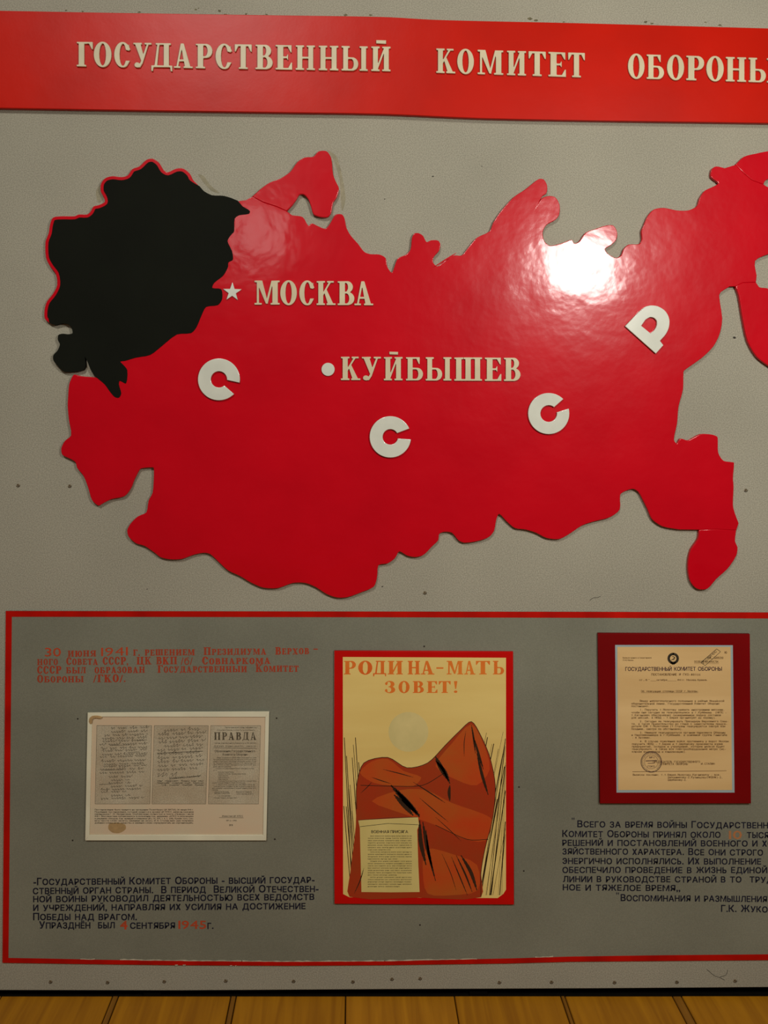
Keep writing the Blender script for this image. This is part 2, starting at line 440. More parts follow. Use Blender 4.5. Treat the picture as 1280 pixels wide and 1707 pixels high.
M['wall'] = material('shade_darkened_wall', (30, 27, 22), .8, .05, 3)  # shade behind the board is put into this wall colour

# ------------------------------------------------------------------ the setting
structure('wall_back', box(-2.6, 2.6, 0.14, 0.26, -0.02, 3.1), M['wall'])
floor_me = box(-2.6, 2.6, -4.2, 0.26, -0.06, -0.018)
fl = structure('floor', floor_me, M['gap_shade'])  # subfloor in the painted shade colour; floorboards stop short so it shows

def wood(name, c1, c2, seed):
    m = bpy.data.materials.new(name); m.use_nodes = True
    nt = m.node_tree; N = nt.nodes; L = nt.links; b = N['Principled BSDF']
    b.inputs['Roughness'].default_value = .48; b.inputs['Specular IOR Level'].default_value = .35
    g = N.new('ShaderNodeNewGeometry'); mp = N.new('ShaderNodeMapping'); mp.inputs['Scale'].default_value = (34, 2.2, 1)
    mp.inputs['Location'].default_value = (seed * 3.7, seed, 0)
    L.new(g.outputs['Position'], mp.inputs['Vector'])
    n = N.new('ShaderNodeTexNoise'); n.inputs['Scale'].default_value = 1.4; n.inputs['Detail'].default_value = 8; n.inputs['Distortion'].default_value = .8
    L.new(mp.outputs[0], n.inputs['Vector'])
    r = N.new('ShaderNodeValToRGB')
    r.color_ramp.elements[0].position = .32; r.color_ramp.elements[0].color = lin(c2)
    r.color_ramp.elements[1].position = .68; r.color_ramp.elements[1].color = lin(c1)
    L.new(n.outputs['Fac'], r.inputs[0]); L.new(r.outputs[0], b.inputs['Base Color'])
    bp = N.new('ShaderNodeBump'); bp.inputs['Strength'].default_value = .15; bp.inputs['Distance'].default_value = .001
    L.new(n.outputs['Fac'], bp.inputs['Height']); L.new(bp.outputs[0], b.inputs['Normal'])
    return m
W1 = [wood('amber_floorboard_wood', (172, 114, 12), (146, 92, 8), 1), wood('honey_floorboard_wood', (180, 120, 18), (154, 98, 12), 5)]
W2 = wood('dark_floor_strip_wood', (140, 92, 22), (112, 70, 16), 9)
edges = [-930, -740, -550, -360, -183, -175, 3, 188, 198, 385, 394, 576, 757, 934, 941, 1120, 1135, 1320, 1328, 1510, 1700, 1890, 2080]
for i, (a, b_) in enumerate(zip(edges[:-1], edges[1:])):
    gapw = .0012
    xa, xb = (a - CX) * S + gapw, (b_ - CX) * S - gapw
    zt = random.uniform(-.0006, .0004); bv = .0015
    v = [(xa, -4.2, -.018), (xb, -4.2, -.018), (xb, -.002, -.018), (xa, -.002, -.018),
         (xa, -4.2, zt - bv), (xb, -4.2, zt - bv), (xb, -.002, zt - bv), (xa, -.002, zt - bv),
         (xa + bv, -4.2, zt), (xb - bv, -4.2, zt), (xb - bv, -.002 - bv, zt), (xa + bv, -.002 - bv, zt)]
    f = [(0, 3, 2, 1), (8, 9, 10, 11)] + [(p, (p + 1) % 4, (p + 1) % 4 + 4, p + 4) for p in range(4)] + [(p + 4, (p + 1) % 4 + 4, (p + 1) % 4 + 8, p + 8) for p in range(4)]
    o = link('floorboard', mesh(v, f), W2 if b_ - a < 20 else W1[i % 2])
    o.parent = fl

# ------------------------------------------------------------------ the grey display board
bd = thing('display_board', 'large grey painted display board screwed along its bottom edge, carrying all the exhibits', 'display board', (0, 0, 0.012))
bl = [(-330, -260), (1760, -260), (1760, 1644), (1280, 1646), (1000, 1648), (640, 1649.5), (300, 1651.5), (0, 1651), (-330, 1650)]
link('board_face', slab([bl], 0.0, 0.018, .0015), M['board'], bd)
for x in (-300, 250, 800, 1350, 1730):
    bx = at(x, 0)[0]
    link('batten', box(bx - .02, bx + .02, .018, .10, -.018, 2.55), M['gap_shade'], bd)  # battens take the painted shade colour too, to stay dark in the gap

def screw(px, py, parent, Y=0.0, r=2.6, ang=None):
    ang = random.uniform(0, 3.14) if ang is None else ang
    o = link('screw', slab([circle(px, py, r, 12)], Y - .00025, Y + .002, .0002, 1), M['screw'], parent)
    c, s_ = math.cos(ang), math.sin(ang)
    q = [(px + a * c - b2 * s_, py + a * s_ + b2 * c) for a, b2 in ((-r * .8, -.5), (r * .8, -.5), (r * .8, .5), (-r * .8, .5))]
    link('screw_slot', flat([q], Y - .0003), M['hole'], o)
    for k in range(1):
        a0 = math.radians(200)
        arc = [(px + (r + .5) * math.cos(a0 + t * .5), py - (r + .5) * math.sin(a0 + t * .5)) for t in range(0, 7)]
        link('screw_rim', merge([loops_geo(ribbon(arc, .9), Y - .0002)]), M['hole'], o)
for x, y in ((-60, 1637), (84, 1636.5), (179, 1637.5), (273.5, 1636), (376, 1635), (489, 1635.5), (588, 1636.5), (653, 1632), (700, 1631), (832, 1637.5), (919, 1637), (1024, 1637.5), (1128, 1637), (1225, 1635), (1320, 1635),
             (116, 810), (30, 809), (1243, 817), (708, 988)):
    screw(x, y, bd)
def blob(px, py, r, n=9):
    return [(px + r * random.uniform(.45, 1.25) * math.cos(2 * math.pi * i / n) * 1.5, py + r * random.uniform(.4, 1.1) * math.sin(2 * math.pi * i / n)) for i in range(n)]
for x, y, r in ((110, 17, 2.2), (138, 19, 1.8), (232, 20.5, 2.6), (326, 16, 2.2), (331, 13.5, 1.3), (366, 18, 3.6), (376, 24, 2.6), (410, 23, 2), (444, 24, 2), (576, 25, 3), (618, 25, 2.4), (884, 31, 4), (893, 34, 3), (940, 36.5, 1.8), (1076, 36.5, 3.2), (1086, 39, 2.6), (1176, 37, 2), (1200, 42, 3), (187, 22, 2)):
    link('glue_fleck', slab([blob(x, y, r * .75)], -.0003, 0), M['glue'], bd)
for x, y, r in ((722, 294, 1.4), (641, 332, 1), (245, 982, 1), (1224, 563, 2), (563, 1320, 0), (708, 989, 1.6), (637, 978, 1.2), (803, 277, .8)):
    if r: link('pit', merge([loops_geo([blob(x, y, r)], -.0002)]), M['hole'], bd)
# scuffed, repainted patches beside the relief map and stray hairs caught in the paint
for pts in ([(330, 290), (336, 300), (352, 318), (366, 322), (350, 308), (340, 294)], [(170, 306), (160, 318), (164, 338), (172, 332), (168, 318)],
            [(545, 250), (562, 262), (576, 330), (570, 352), (566, 300), (556, 266)]):
    link('rubbed_patch', merge([loops_geo([smooth(pts, 3)], -.0002)]), M['rub'], bd)
for pts in ([(983, 1001), (988, 997), (996, 996), (1001, 994)], [(1178, 1616), (1190, 1626), (1200, 1630), (1208, 1634)], [(1213, 1617), (1210, 1625), (1200, 1629)]):
    link('stray_hair', merge([loops_geo(ribbon(smooth(pts, 3, False), .7), -.0003)]), M['hole'], bd)

# ------------------------------------------------------------------ red header board
Yb = -0.012
bn = thing('header_board', 'long orange-red header board with a row of raised cream letters above the map', 'sign', at(640, 206, 0))
bt = [(-330, 12), (0, 17.6), (180, 21), (480, 25.5), (640, 28), (720, 32.5), (800, 34.8), (960, 38.2), (1280, 47), (1440, 51)]
bb = [(1440, 209), (1280, 205), (1000, 201), (800, 197), (640, 190), (480, 187.5), (240, 184), (0, 180), (-330, 174)]
link('panel', slab([smooth(bt, 3, False) + smooth(bb, 3, False)], Yb, -.0004, .0012), M['banner'], bn)
Yl = Yb - .004
L1 = [('Г', 127.5, 154.5), ('О', 156, 185.6), ('С', 190, 217), ('У', 222, 252.3), ('Д', 252, 287), ('А', 289.5, 321), ('Р', 326, 354), ('С', 359, 386.5), ('Т', 391, 419.5), ('В', 425.5, 454.5), ('Е', 459, 487), ('Н', 492.6, 525), ('Н', 531, 564), ('Ы', 569, 613), ('Й', 618.6, 651),
      ('К', 727, 759), ('О', 762, 790), ('М', 796, 839), ('И', 845, 877), ('Т', 881, 909.8), ('Е', 914, 943.5), ('Т', 947, 975),
      ('О', 1046.8, 1074.5), ('Б', 1078, 1107), ('О', 1112, 1140.5), ('Р', 1144, 1174), ('О', 1177.6, 1206.5), ('Н', 1210, 1244), ('Ы', 1248, 1293)]
def base_y(x):
    return float(np.interp(x, [127, 405, 650, 727, 975, 1046, 1293], [110.6, 115.0, 118.8, 121.3, 129.2, 130.4, 138]))
for ch, x0, x1 in L1:
    xm = (x0 + x1) / 2; by = base_y(xm); sl = (base_y(x1 + 1) - base_y(x0)) / (x1 + 1 - x0)
    raised_letter(ch, x0, x1, by - 41.6, by - sl * (x1 - x0) / 2, Yl, Yb, M['cream'], bn,
                  breve=(627, 643.5, 66.6, 72.3) if ch == 'Й' else None, tilt=sl)

# ------------------------------------------------------------------ relief map
Ym = -0.009
mp_ = thing('relief_map', 'glossy crimson cut-out relief map with a black western area and white letters', 'map', at(620, 996, 0))
def zA(l): return [(60 + u / 3.368, 240 + v / 3.368) for u, v in l]
def zB(l): return [(90 + u / 3.657, 660 + v / 3.657) for u, v in l]
def zC(l): return [(400 + u / 2.844, 660 + v / 2.844) for u, v in l]
def zD(l): return [(830 + u / 2.844, 600 + v / 2.844) for u, v in l]
def zE(l): return [(740 + u / 2.370, 240 + v / 2.370) for u, v in l]
def zF(l): return [(380 + u / 3.368, 240 + v / 3.368) for u, v in l]
north_black = zA([(1130, 322), (1085, 304), (1045, 294), (985, 291), (940, 268), (915, 240)])
rim = zA([(912, 233), (880, 200), (862, 165), (825, 137), (785, 138), (740, 158), (715, 145), (690, 105), (655, 82), (620, 88), (580, 125), (540, 140), (515, 175), (480, 185), (430, 180), (390, 190), (365, 220), (362, 265), (380, 300), (385, 325), (350, 343), (322, 350), (305, 380), (285, 395), (240, 395), (215, 405), (150, 405), (95, 412), (78, 450), (70, 500), (52, 550), (55, 640), (80, 690), (110, 730), (118, 790), (95, 840), (60, 885), (47, 930), (48, 980), (75, 1006)])
under = zA([(110, 1012), (150, 998), (190, 1006), (212, 1030), (215, 1100), (286, 1180), (300, 1225), (320, 1280), (342, 1312)])
west = zA([(310, 1308), (250, 1303), (215, 1294), (203, 1305), (185, 1350)])
south_w = zB([(85, 0), (82, 60), (90, 150), (103, 240), (65, 275), (43, 320), (50, 360), (100, 385), (130, 405), (140, 440), (180, 490), (210, 570), (230, 635), (270, 670), (300, 655), (350, 630), (430, 612), (470, 560), (485, 520), (515, 460), (530, 443), (603, 437), (607, 445), (607, 500), (600, 590), (575, 640), (562, 710), (510, 735), (465, 780), (445, 820), (455, 860), (500, 900), (550, 915), (610, 955), (650, 985), (710, 998), (780, 995), (850, 970), (910, 958), (950, 965), (1000, 1010), (1060, 1065)])
south = zC([(0, 855), (50, 885), (110, 910), (180, 912), (250, 888), (310, 888), (360, 908), (410, 940), (460, 957), (510, 955), (580, 930), (635, 905), (650, 860), (657, 803), (700, 795), (735, 770), (755, 738), (790, 757), (830, 765), (870, 755), (910, 715), (940, 685), (945, 655), (970, 645), (1005, 650), (1035, 685), (1065, 697), (1130, 688), (1180, 670), (1205, 640), (1215, 590), (1228, 560)])
south_e = zD([(40, 765), (80, 798), (130, 805), (180, 820), (230, 845), (290, 850), (340, 825), (400, 785), (460, 765), (530, 747), (578, 710), (580, 640), (605, 622), (640, 612), (665, 625), (685, 660), (710, 710), (730, 755), (780, 790), (860, 805)])
seam_s = zD([(955, 806), (1040, 803), (1130, 808)])
pen_s = zD([(948, 850), (915, 900), (903, 950), (902, 1000), (912, 1050), (935, 1080), (960, 1090), (995, 1085), (1035, 1040), (1090, 990), (1130, 930), (1137, 890), (1125, 860)])
east = zD([(1142, 775), (1125, 730), (1115, 690), (1118, 600), (1115, 560), (1120, 488), (1112, 485), (1070, 478), (1045, 440), (1043, 372), (1038, 362), (1010, 353), (960, 352), (925, 370), (900, 382), (865, 373), (848, 397), (835, 377), (850, 300), (857, 220), (878, 140), (880, 60)])
inlet = zE([(950, 895), (1020, 845), (1065, 800), (1090, 750), (1100, 690), (1088, 600), (1095, 585), (1130, 563)])
seam_k = zE([(1152, 563), (1180, 548), (1233, 546)])
kam = zE([(1165, 600), (1180, 690), (1200, 780), (1235, 840), (1280, 875), (1330, 905), (1362, 880), (1385, 800), (1382, 700), (1350, 620), (1310, 585), (1275, 569), (1248, 566)])
notch = zE([(1236, 520), (1230, 462), (1280, 436), (1350, 415), (1420, 350)])
seam_c = zE([(1263, 160), (1215, 142), (1180, 112), (1152, 82)])
chuk = zE([(1185, 50), (1230, 38), (1285, 27), (1350, 22), (1400, 48), (1430, 90), (1410, 130), (1340, 125), (1282, 138), (1268, 148)])
chuk_b = zE([(1440, 290), (1425, 230), (1370, 190), (1290, 176)])
north_e = zE([(1110, 95), (1075, 88), (1058, 100), (1055, 130), (1085, 155), (1060, 170), (1030, 185), (1010, 215), (1000, 245), (965, 262), (920, 262), (870, 252), (830, 258), (805, 285), (790, 320), (780, 345), (782, 375), (772, 395), (730, 397), (710, 415), (700, 440), (680, 450), (650, 435), (637, 415), (660, 400), (680, 380), (685, 350), (670, 322), (640, 322), (600, 335), (560, 350), (535, 385), (515, 392), (505, 378), (470, 390), (420, 402), (398, 385), (390, 350), (405, 320), (440, 300), (455, 280), (457, 240), (440, 210), (415, 205), (388, 213), (375, 232), (390, 205), (405, 195), (408, 165), (395, 140), (375, 138), (345, 160), (320, 180), (275, 210), (225, 265), (195, 310), (180, 345), (130, 370), (95, 410), (70, 440), (40, 440), (5, 458)])
north = zF([(1250, 632), (1200, 670), (1175, 687), (1152, 665), (1155, 635), (1185, 600), (1193, 565), (1180, 542), (1140, 540), (1115, 550), (1095, 515), (1070, 500), (1045, 502), (1032, 530), (1025, 590), (1000, 620), (955, 640), (940, 670), (920, 722), (895, 690), (885, 640), (850, 620), (800, 618), (765, 605), (730, 560), (690, 515), (665, 470), (655, 420), (640, 395), (605, 395), (590, 415), (570, 450), (545, 475), (500, 458), (470, 445), (450, 458), (420, 410), (360, 400)])
seam_n = zF([(330, 377), (270, 350), (200, 328), (135, 295)])
kola = zF([(185, 250), (235, 215), (290, 195), (350, 155), (390, 100), (430, 75), (480, 70), (505, 42), (540, 37), (560, 45), (580, 80), (590, 170), (605, 210), (623, 250), (610, 300), (590, 330), (580, 385), (560, 410), (520, 410), (480, 395), (465, 350), (450, 310), (425, 283), (400, 285), (385, 310), (360, 345)])
link_n = zF([(100, 315), (60, 320)])
body = smooth(rim, 3, False) + smooth(under, 2, False) + smooth(west + south_w + south + south_e, 3, False) + seam_s \
    + smooth(east + inlet, 3, False) + seam_k + smooth(notch + chuk_b, 3, False) + seam_c + smooth(north_e + north, 3, False) + seam_n + link_n + north_black
def clean(lp, d=.35):
    out = [lp[0]]
    for p in lp[1:]:
        if math.hypot(p[0] - out[-1][0], p[1] - out[-1][1]) > d: out.append(p)
    while math.hypot(out[0][0] - out[-1][0], out[0][1] - out[-1][1]) < d: out.pop()
    return out
link('land', slab([clean(body)], Ym, -.0004, .0014, 3), M['map'], mp_)
def piece(lp, dy):
    link('peninsula', slab([clean(lp)], Ym - dy, -.0004, .0016, 3), M['map'], mp_)
piece(smooth(kola, 3, False) + seam_n, .0012)
piece(smooth([seam_s[0]] + pen_s + [seam_s[-1]], 3, False) + seam_s[::-1][1:-1], .0006)
piece(smooth([seam_k[0]] + kam + [seam_k[-1]], 3, False) + seam_k[::-1][1:-1], .0008)
piece(smooth([seam_c[-1]] + chuk + [seam_c[0]], 3, False) + seam_c[1:-1], .0008)
# black area lies over the west of the land: inset from the red rim, flush where the edge itself is black
def inset(lp, d):
    out = []
    for i, p in enumerate(lp):
        a, b2 = lp[max(i - 2, 0)], lp[min(i + 2, len(lp) - 1)]
        dx, dy = b2[0] - a[0], b2[1] - a[1]; l = math.hypot(dx, dy) or 1
        k = d * min(1, i / 4, (len(lp) - 1 - i) / 2)
        out.append((p[0] + dy / l * k, p[1] - dx / l * k))
    return out
rs = smooth(rim, 3, False)
blk = [(x + .8, y - 1.2) for x, y in smooth(north_black, 3, False)] + inset(rs, 5.2)
rest = zA([(110, 1018), (150, 1008), (185, 1015), (200, 1035), (204, 1062), (180, 1068), (150, 1065), (125, 1072), (122, 1100), (133, 1125), (120, 1160), (97, 1185), (97, 1215), (120, 1245), (155, 1278), (200, 1280), (265, 1270), (277, 1240), (273, 1195), (287, 1220), (312, 1280), (338, 1310), (385, 1350), (410, 1385), (440, 1420), (465, 1425), (478, 1400), (465, 1350), (470, 1330), (505, 1345), (512, 1270), (490, 1240), (473, 1222), (500, 1218), (560, 1200), (640, 1185), (700, 1140), (790, 1070), (870, 1062), (900, 1030), (930, 960), (955, 915), (1020, 905), (1045, 870), (1040, 815), (990, 808), (1000, 780), (1050, 740), (1078, 690), (1080, 665), (1105, 650), (1100, 600), (1075, 545), (1095, 510), (1112, 490), (1115, 420), (1140, 400), (1195, 392), (1200, 375), (1160, 350)])
blk += smooth(rest, 3, False)
Yk = Ym - .0009
link('black_area', slab([clean(blk, .5)], Yk, -.0004, .0006, 2), M['black'], mp_)

Yc = Ym - .0035
for ch, x0, x1 in (('М', 424, 466), ('О', 467, 494.7), ('С', 498.7, 523.8), ('К', 527.5, 559.3), ('В', 562.6, 590.6), ('А', 590.6, 622)):
    k = (x0 - 424) / 198
    raised_letter(ch, x0, x1, 467.6 + 1.4 * k, 508 + 1.2 * k, Yc, Ym, M['cream'], mp_, bevel=.0006)
for ch, x0, x1 in (('К', 568, 600.8), ('У', 603, 635), ('Й', 639.6, 671), ('Б', 676.5, 705), ('Ы', 709.4, 752.5), ('Ш', 757, 803.5), ('Е', 808, 835.8), ('В', 839.8, 867.6)):
    k = (x0 - 568) / 300
    raised_letter(ch, x0, x1, 594.6 + 1.8 * k, 633.8 + 1.7 * k, Yc, Ym, M['cream'], mp_, bevel=.0006, breve=(649, 663.4, 586.2, 590.8) if ch == 'Й' else None)
star = []
for i in range(10):
    r = 16.2 if i % 2 == 0 else 6.4; a = -math.pi / 2 + i * math.pi / 5 + .02
    star.append((387 + r * math.cos(a), 486.8 + r * math.sin(a)))
link('star', slab([star], Yc, Ym, .0006, 1), M['white'], mp_)
link('city_dot', slab([circle(546.7, 615.8, 11, 32)], Yc, Ym, .0006, 1), M['white'], mp_)
def open_ring(cx, cy, R, r, a0, a1, n=44):
    A0, A1 = math.radians(a1), math.radians(a0) + 2 * math.pi
    o = [(cx + R * math.cos(A0 + (A1 - A0) * i / n), cy + R * math.sin(A0 + (A1 - A0) * i / n)) for i in range(n + 1)]
    s_, e = math.radians(a1 + 5), math.radians(a0 - 5) + 2 * math.pi
    i_ = [(cx + r * math.cos(e + (s_ - e) * i / n), cy + r * math.sin(e + (s_ - e) * i / n)) for i in range(n + 1)]
    return o + i_
Yw = Ym - .0055
for cx, cy, R, r, a0, a1 in ((364.7, 632.5, 35, 13.5, 9, 44), (650.6, 728.4, 34.6, 12.8, -24, 7), (914.7, 689.5, 34.4, 13.8, -45, -14)):
    link('letter', slab([open_ring(cx, cy, R, r, a0, a1)], Yw, Ym, .0011, 2), M['white'], mp_)
def zG(l): return [(860 + u / 4.571, 490 + v / 4.571) for u, v in l]
po = [zG([(832, 245)])[0]] + smooth(zG([(935, 138), (985, 98), (1030, 87), (1080, 93), (1130, 122), (1160, 163), (1171, 210), (1164, 262), (1140, 310), (1098, 357)]), 3, False) + zG([(1124, 390), (1066, 455)])
pin = zG([(955, 242)]) + smooth(zG([(988, 196), (1020, 178), (1050, 182), (1072, 205), (1073, 240), (1056, 275), (1025, 300)]), 3, False)
link('letter', slab([po, pin], Yw, Ym, .0011, 2), M['white'], mp_)

# ------------------------------------------------------------------ lower information panel
Yp = -0.003
ip_ = thing('information_panel', 'wide grey-green lower panel edged with a red border and painted with text', 'panel', at(640, 1607, 0))
top_o = [(9.6, 1018.5), (300, 1019), (640, 1019.5), (1000, 1020), (1280, 1021), (1500, 1022)]
top_i = [(19.7, 1028.2), (300, 1028.5), (640, 1029), (1000, 1030), (1280, 1031), (1490, 1032)]
bot_o = [(4, 1605), (75, 1606), (150, 1607.2), (290, 1609), (480, 1610), (640, 1609), (850, 1606), (950, 1603.2), (1100, 1602), (1280, 1600.5), (1500, 1599.5)]
bot_i = [(14, 1597), (75, 1598), (150, 1599.8), (290, 1602), (480, 1603.5), (640, 1602.6), (850, 1597.8), (950, 1594.8), (1100, 1592.6), (1280, 1591), (1490, 1590)]
link('panel', slab([top_o + bot_o[::-1]], Yp, -.0004, .0006), M['panel'], ip_)
Ys = Yp - .0004
for lp in (top_o + top_i[::-1], [(9.6, 1018.5), (19.7, 1028.2), (14, 1597), (4, 1605)], bot_i + bot_o[::-1], [(1500, 1022), (1500, 1599.5), (1490, 1590), (1490, 1032)]):
    link('red_border', slab([lp], Ys, Yp), M['border'], ip_)
for a, b2 in ((134, 158), (200, 402), (404, 640), (642, 795), (892, 922)):
    n = max(4, int((b2 - a) / 7)); up = []; dn = []
    for i in range(n + 1):
        x = a + (b2 - a) * i / n; y = float(np.interp(x, [p[0] for p in bot_i], [p[1] for p in bot_i]))
        up.append((x, y - random.uniform(.9, 2.6))); dn.append((x, y - .1 + random.uniform(-.3, .2)))
    link('scraped_paint', merge([loops_geo([[up[i], up[i + 1], dn[i + 1], dn[i]] for i in range(n)], Ys - .0001)]), M['scrape'], ip_)
for x, y, w_ in ((294, 1609, 5), (307, 1609, 5), (385, 1610, 4), (393, 1610.3, 2)):
    link('paint_chip', merge([loops_geo([[(x - w_ / 2, y - .8), (x + w_ / 2, y - 1), (x + w_ / 2 - .5, y + .5), (x - w_ / 2 + .4, y + .6)]], Ys - .0001)]), M['scrape'], ip_)
for x, y in ((129.5, 1198.3), (461, 1197.3), (121, 1401), (458, 1399), (707, 1077.5), (700, 1542), (865, 1312), (873, 1452)):
    link('nail', slab([circle(x, y, 1.5, 8)], Yp - .0003, Yp, .0001, 1), M['hole'], ip_)

Yt = Yp - .00015
def T(mat, *a, **k): line('text_line', ip_, mat, *a, **k)
rk = dict(kind='serif', small=.80, off=.012, wear=.25, gap=.12, space=.5)
T(M['orange_num'], '30', 75, 101.5, 1094.2, 1094.2, 15, Yt, off=.01)
T(M['red_text'], 'июня', 113, 160, 1094.8, 1094.4, 12.4, Yt, **rk)
T(M['orange_num'], '1941', 168.6, 213, 1093.8, 1092.5, 14.8, Yt)
T(M['red_text'], 'г. решением  Президиума  Верхов', 222, 515, 1093, 1090.6, 12.6, Yt, **rk)
T(M['red_text'], '-', 522.5, 529.5, 1089, 1089, 14, Yt, **rk)
T(M['red_text'], 'ного  Совета СССР,  ЦК ВКП', 62, 295, 1108.6, 1107.4, 12.6, Yt, **rk)
T(M['red_text'], 'Совнаркома', 337, 450.6, 1107.4, 1106.6, 12.6, Yt, **rk)
T(M['red_text'], '/б/', 301.5, 321, 1108, 1108, 12.5, Yt, off=.01)
T(M['red_text'], 'СССР был  образован   Государственный  Комитет', 62, 497.5, 1122.9, 1119.6, 12.6, Yt, **rk)
T(M['red_text'], 'Обороны  /ГКО/.', 62, 209, 1137.6, 1137, 12.6, Yt, **rk)
bk = dict(small=.84, off=.03, wear=.25, gap=.17, space=.5)
T(M['blue_text'], '-Государственный Комитет Обороны - высший государ-', 56, 524, 1475.4, 1471.8, 11.8, Yt, **bk)
T(M['blue_text'], 'ственный орган страны.  В период  Великой Отечествен-', 55, 530.5, 1490.2, 1486.8, 11.8, Yt, **bk)
T(M['blue_text'], 'ной войны руководил деятельностью всех ведомств', 55.5, 523.5, 1504, 1500, 11.8, Yt, **bk)
T(M['blue_text'], 'и учреждений, направляя их усилия на достижение', 55.5, 509, 1518.6, 1515.4, 11.8, Yt, **bk)
T(M['blue_text'], 'Победы над врагом.', 55.5, 227.8, 1533.6, 1533.6, 11.8, Yt, **bk)
T(M['blue_text'], 'Упразднён  был', 65.6, 191, 1547.8, 1547.4, 11.8, Yt, **bk)
T(M['orange_num'], '4', 200.5, 212, 1549, 1549, 14.5, Yt, off=.03)
T(M['blue_text'], 'сентября', 217, 291.5, 1548, 1547.8, 11.8, Yt, **bk)
T(M['orange_num'], '1945', 297.6, 343.5, 1548.2, 1548.2, 14, Yt, off=.02)
T(M['blue_text'], 'г.', 346, 355.5, 1548.2, 1548.2, 11.8, Yt, **bk)
rb = dict(small=.86, off=.028, wear=.25, gap=.17, space=.52)
T(M['blue_text'], '"', 953, 957.4, 1374, 1374, 11, Yt)
T(M['blue_text'], 'Всего за время войны Государственный', 962.5, 1301, 1378.8, 1381, 11.2, Yt, **rb)
T(M['blue_text'], 'Комитет Обороны принял около', 937.4, 1200.6, 1395, 1396.6, 11.2, Yt, **rb)
T(M['faded_num'], '10', 1215, 1236.4, 1398.6, 1398.6, 14.4, Yt, off=.02)
T(M['blue_text'], 'тысяч', 1245, 1290, 1396.8, 1397, 11.2, Yt, **rb)
T(M['blue_text'], 'решений и постановлений военного и хо-', 937.4, 1295, 1409.6, 1411.2, 11.2, Yt, **rb)
T(M['blue_text'], 'зяйственного характера. Все они строго', 937.6, 1271.5, 1424, 1426, 11.2, Yt, **rb)
T(M['blue_text'], 'и', 1284, 1291.5, 1426, 1426, 11.2, Yt, **rb)
T(M['blue_text'], 'энергично исполнялись. Их выполнение', 937.6, 1268.3, 1440, 1441, 11.2, Yt, **rb)
T(M['blue_text'], 'обеспечило проведение в жизнь единой', 937.6, 1278.5, 1455, 1455.4, 11.2, Yt, **rb)
T(M['blue_text'], 'линии в руководстве страной в то  труд-', 938.6, 1294, 1470.3, 1471.3, 11.2, Yt, **rb)
T(M['blue_text'], 'ное и тяжелое время„', 938.2, 1133.5, 1484, 1485.6, 11.2, Yt, **rb)
T(M['blue_text'], '"', 1027, 1031.5, 1498.5, 1498.5, 11, Yt)
T(M['blue_text'], 'Воспоминания и размышления"', 1034.7, 1284, 1502, 1503.6, 11.2, Yt, **rb)
T(M['blue_text'], 'Г.К. Жуков', 1202, 1288, 1519.7, 1521, 11.2, Yt, **rb)

# ------------------------------------------------------------------ left framed facsimile
def z5(u, v): return (120 + u / 3.556, 1170 + v / 3.556)
def z5l(l): return [z5(*p) for p in l]
d1 = thing('framed_facsimile', 'ivory-framed facsimile of handwritten pages and a newspaper column, curled stained upper left corner', 'framed document', at(295, 1401, Yp))
Yd = Yp - .004
link('paper', slab([z5l([(98, 68), (1162, 63), (1146, 815), (84, 815)])], Yd, Yp - .0006), M['paper_pink'], d1)
TL, TR, BR, BL = (93, 63), (1168, 57), (1152, 822), (78, 822)
tl, tr, br, bl_ = (118, 88), (1146, 90), (1132, 790), (104, 790)
for q in ([TL, TR, tr, tl], [TR, BR, br, tr], [BR, BL, bl_, br], [BL, TL, tl, bl_]):
    link('frame_strip', slab([z5l(q)], Yd - .002, Yd, .0004, 1), M['frame_white'], d1)
Y1 = Yd - .0003
for q in ([(147, 140), (472, 141), (462, 605), (137, 605)], [(488, 141), (808, 141), (793, 605), (473, 605)], [(822, 141), (1118, 141), (1105, 605), (808, 605)]):
    pg = link('facsimile_page', slab([z5l(q)], Y1, Yd), M['photocopy'], d1)
    link('page_edge', merge([loops_geo(ribbon(z5l(q + [q[0]]), .45), Y1 - .0001)]), M['grey_ink'], pg)
Y2 = Y1 - .00012
def scrawl(x0, x1, v, amp, size=1.0, slope=-.03):
    out = []; x = x0
    while x < x1 - 12:
        wl = min(random.uniform(28, 95), x1 - x); pts = []; t = 0
        while t < wl:
            ph = t / (7.5 * size) * math.pi
            a = amp * (1 if random.random() > .18 else random.uniform(1.6, 2.4))
            pts.append((x + t + a * .35 * math.sin(ph) + 2.2 * math.sin(ph * 2.1), v + slope * (x + t - x0) - a * math.sin(ph) * .5 - a * .25 * random.random()))
            t += 3.4 * size
        if len(pts) > 2: out += ribbon(z5l(smooth(pts, 2, False)), .5)
        x += wl + random.uniform(8, 18)
    return out
hw = []
for i in range(23):
    v = 160 + i * 19 + random.uniform(-4, 4)
    if i in (0, 1, 2): hw += scrawl(230 if i < 2 else 190, 455, v, 9)
    elif i < 15: hw += scrawl(160 + random.uniform(0, 30), 445, v, 9)
    else: hw += scrawl(random.choice((170, 215, 230)), random.uniform(330, 445), v, 8)
for a, b2, v in ((385, 445, 228), (225, 340, 258), (160, 235, 490), (330, 400, 300), (180, 300, 405)):
    hw += ribbon(z5l([(a, v), (b2, v - 3)]), .6)
link('handwriting', merge([loops_geo(hw, Y2)]), M['ink'], d1)['kind'] = 'stuff'
hw = []
for i, (a, b2) in enumerate(((545, 760), (510, 790), (510, 775), (512, 790), (545, 775), (505, 780), (505, 785), (505, 785), (505, 785), (510, 780), (505, 745))):
    hw += scrawl(a, b2, 172 + i * 23.4, 12, 1.15, -.05)
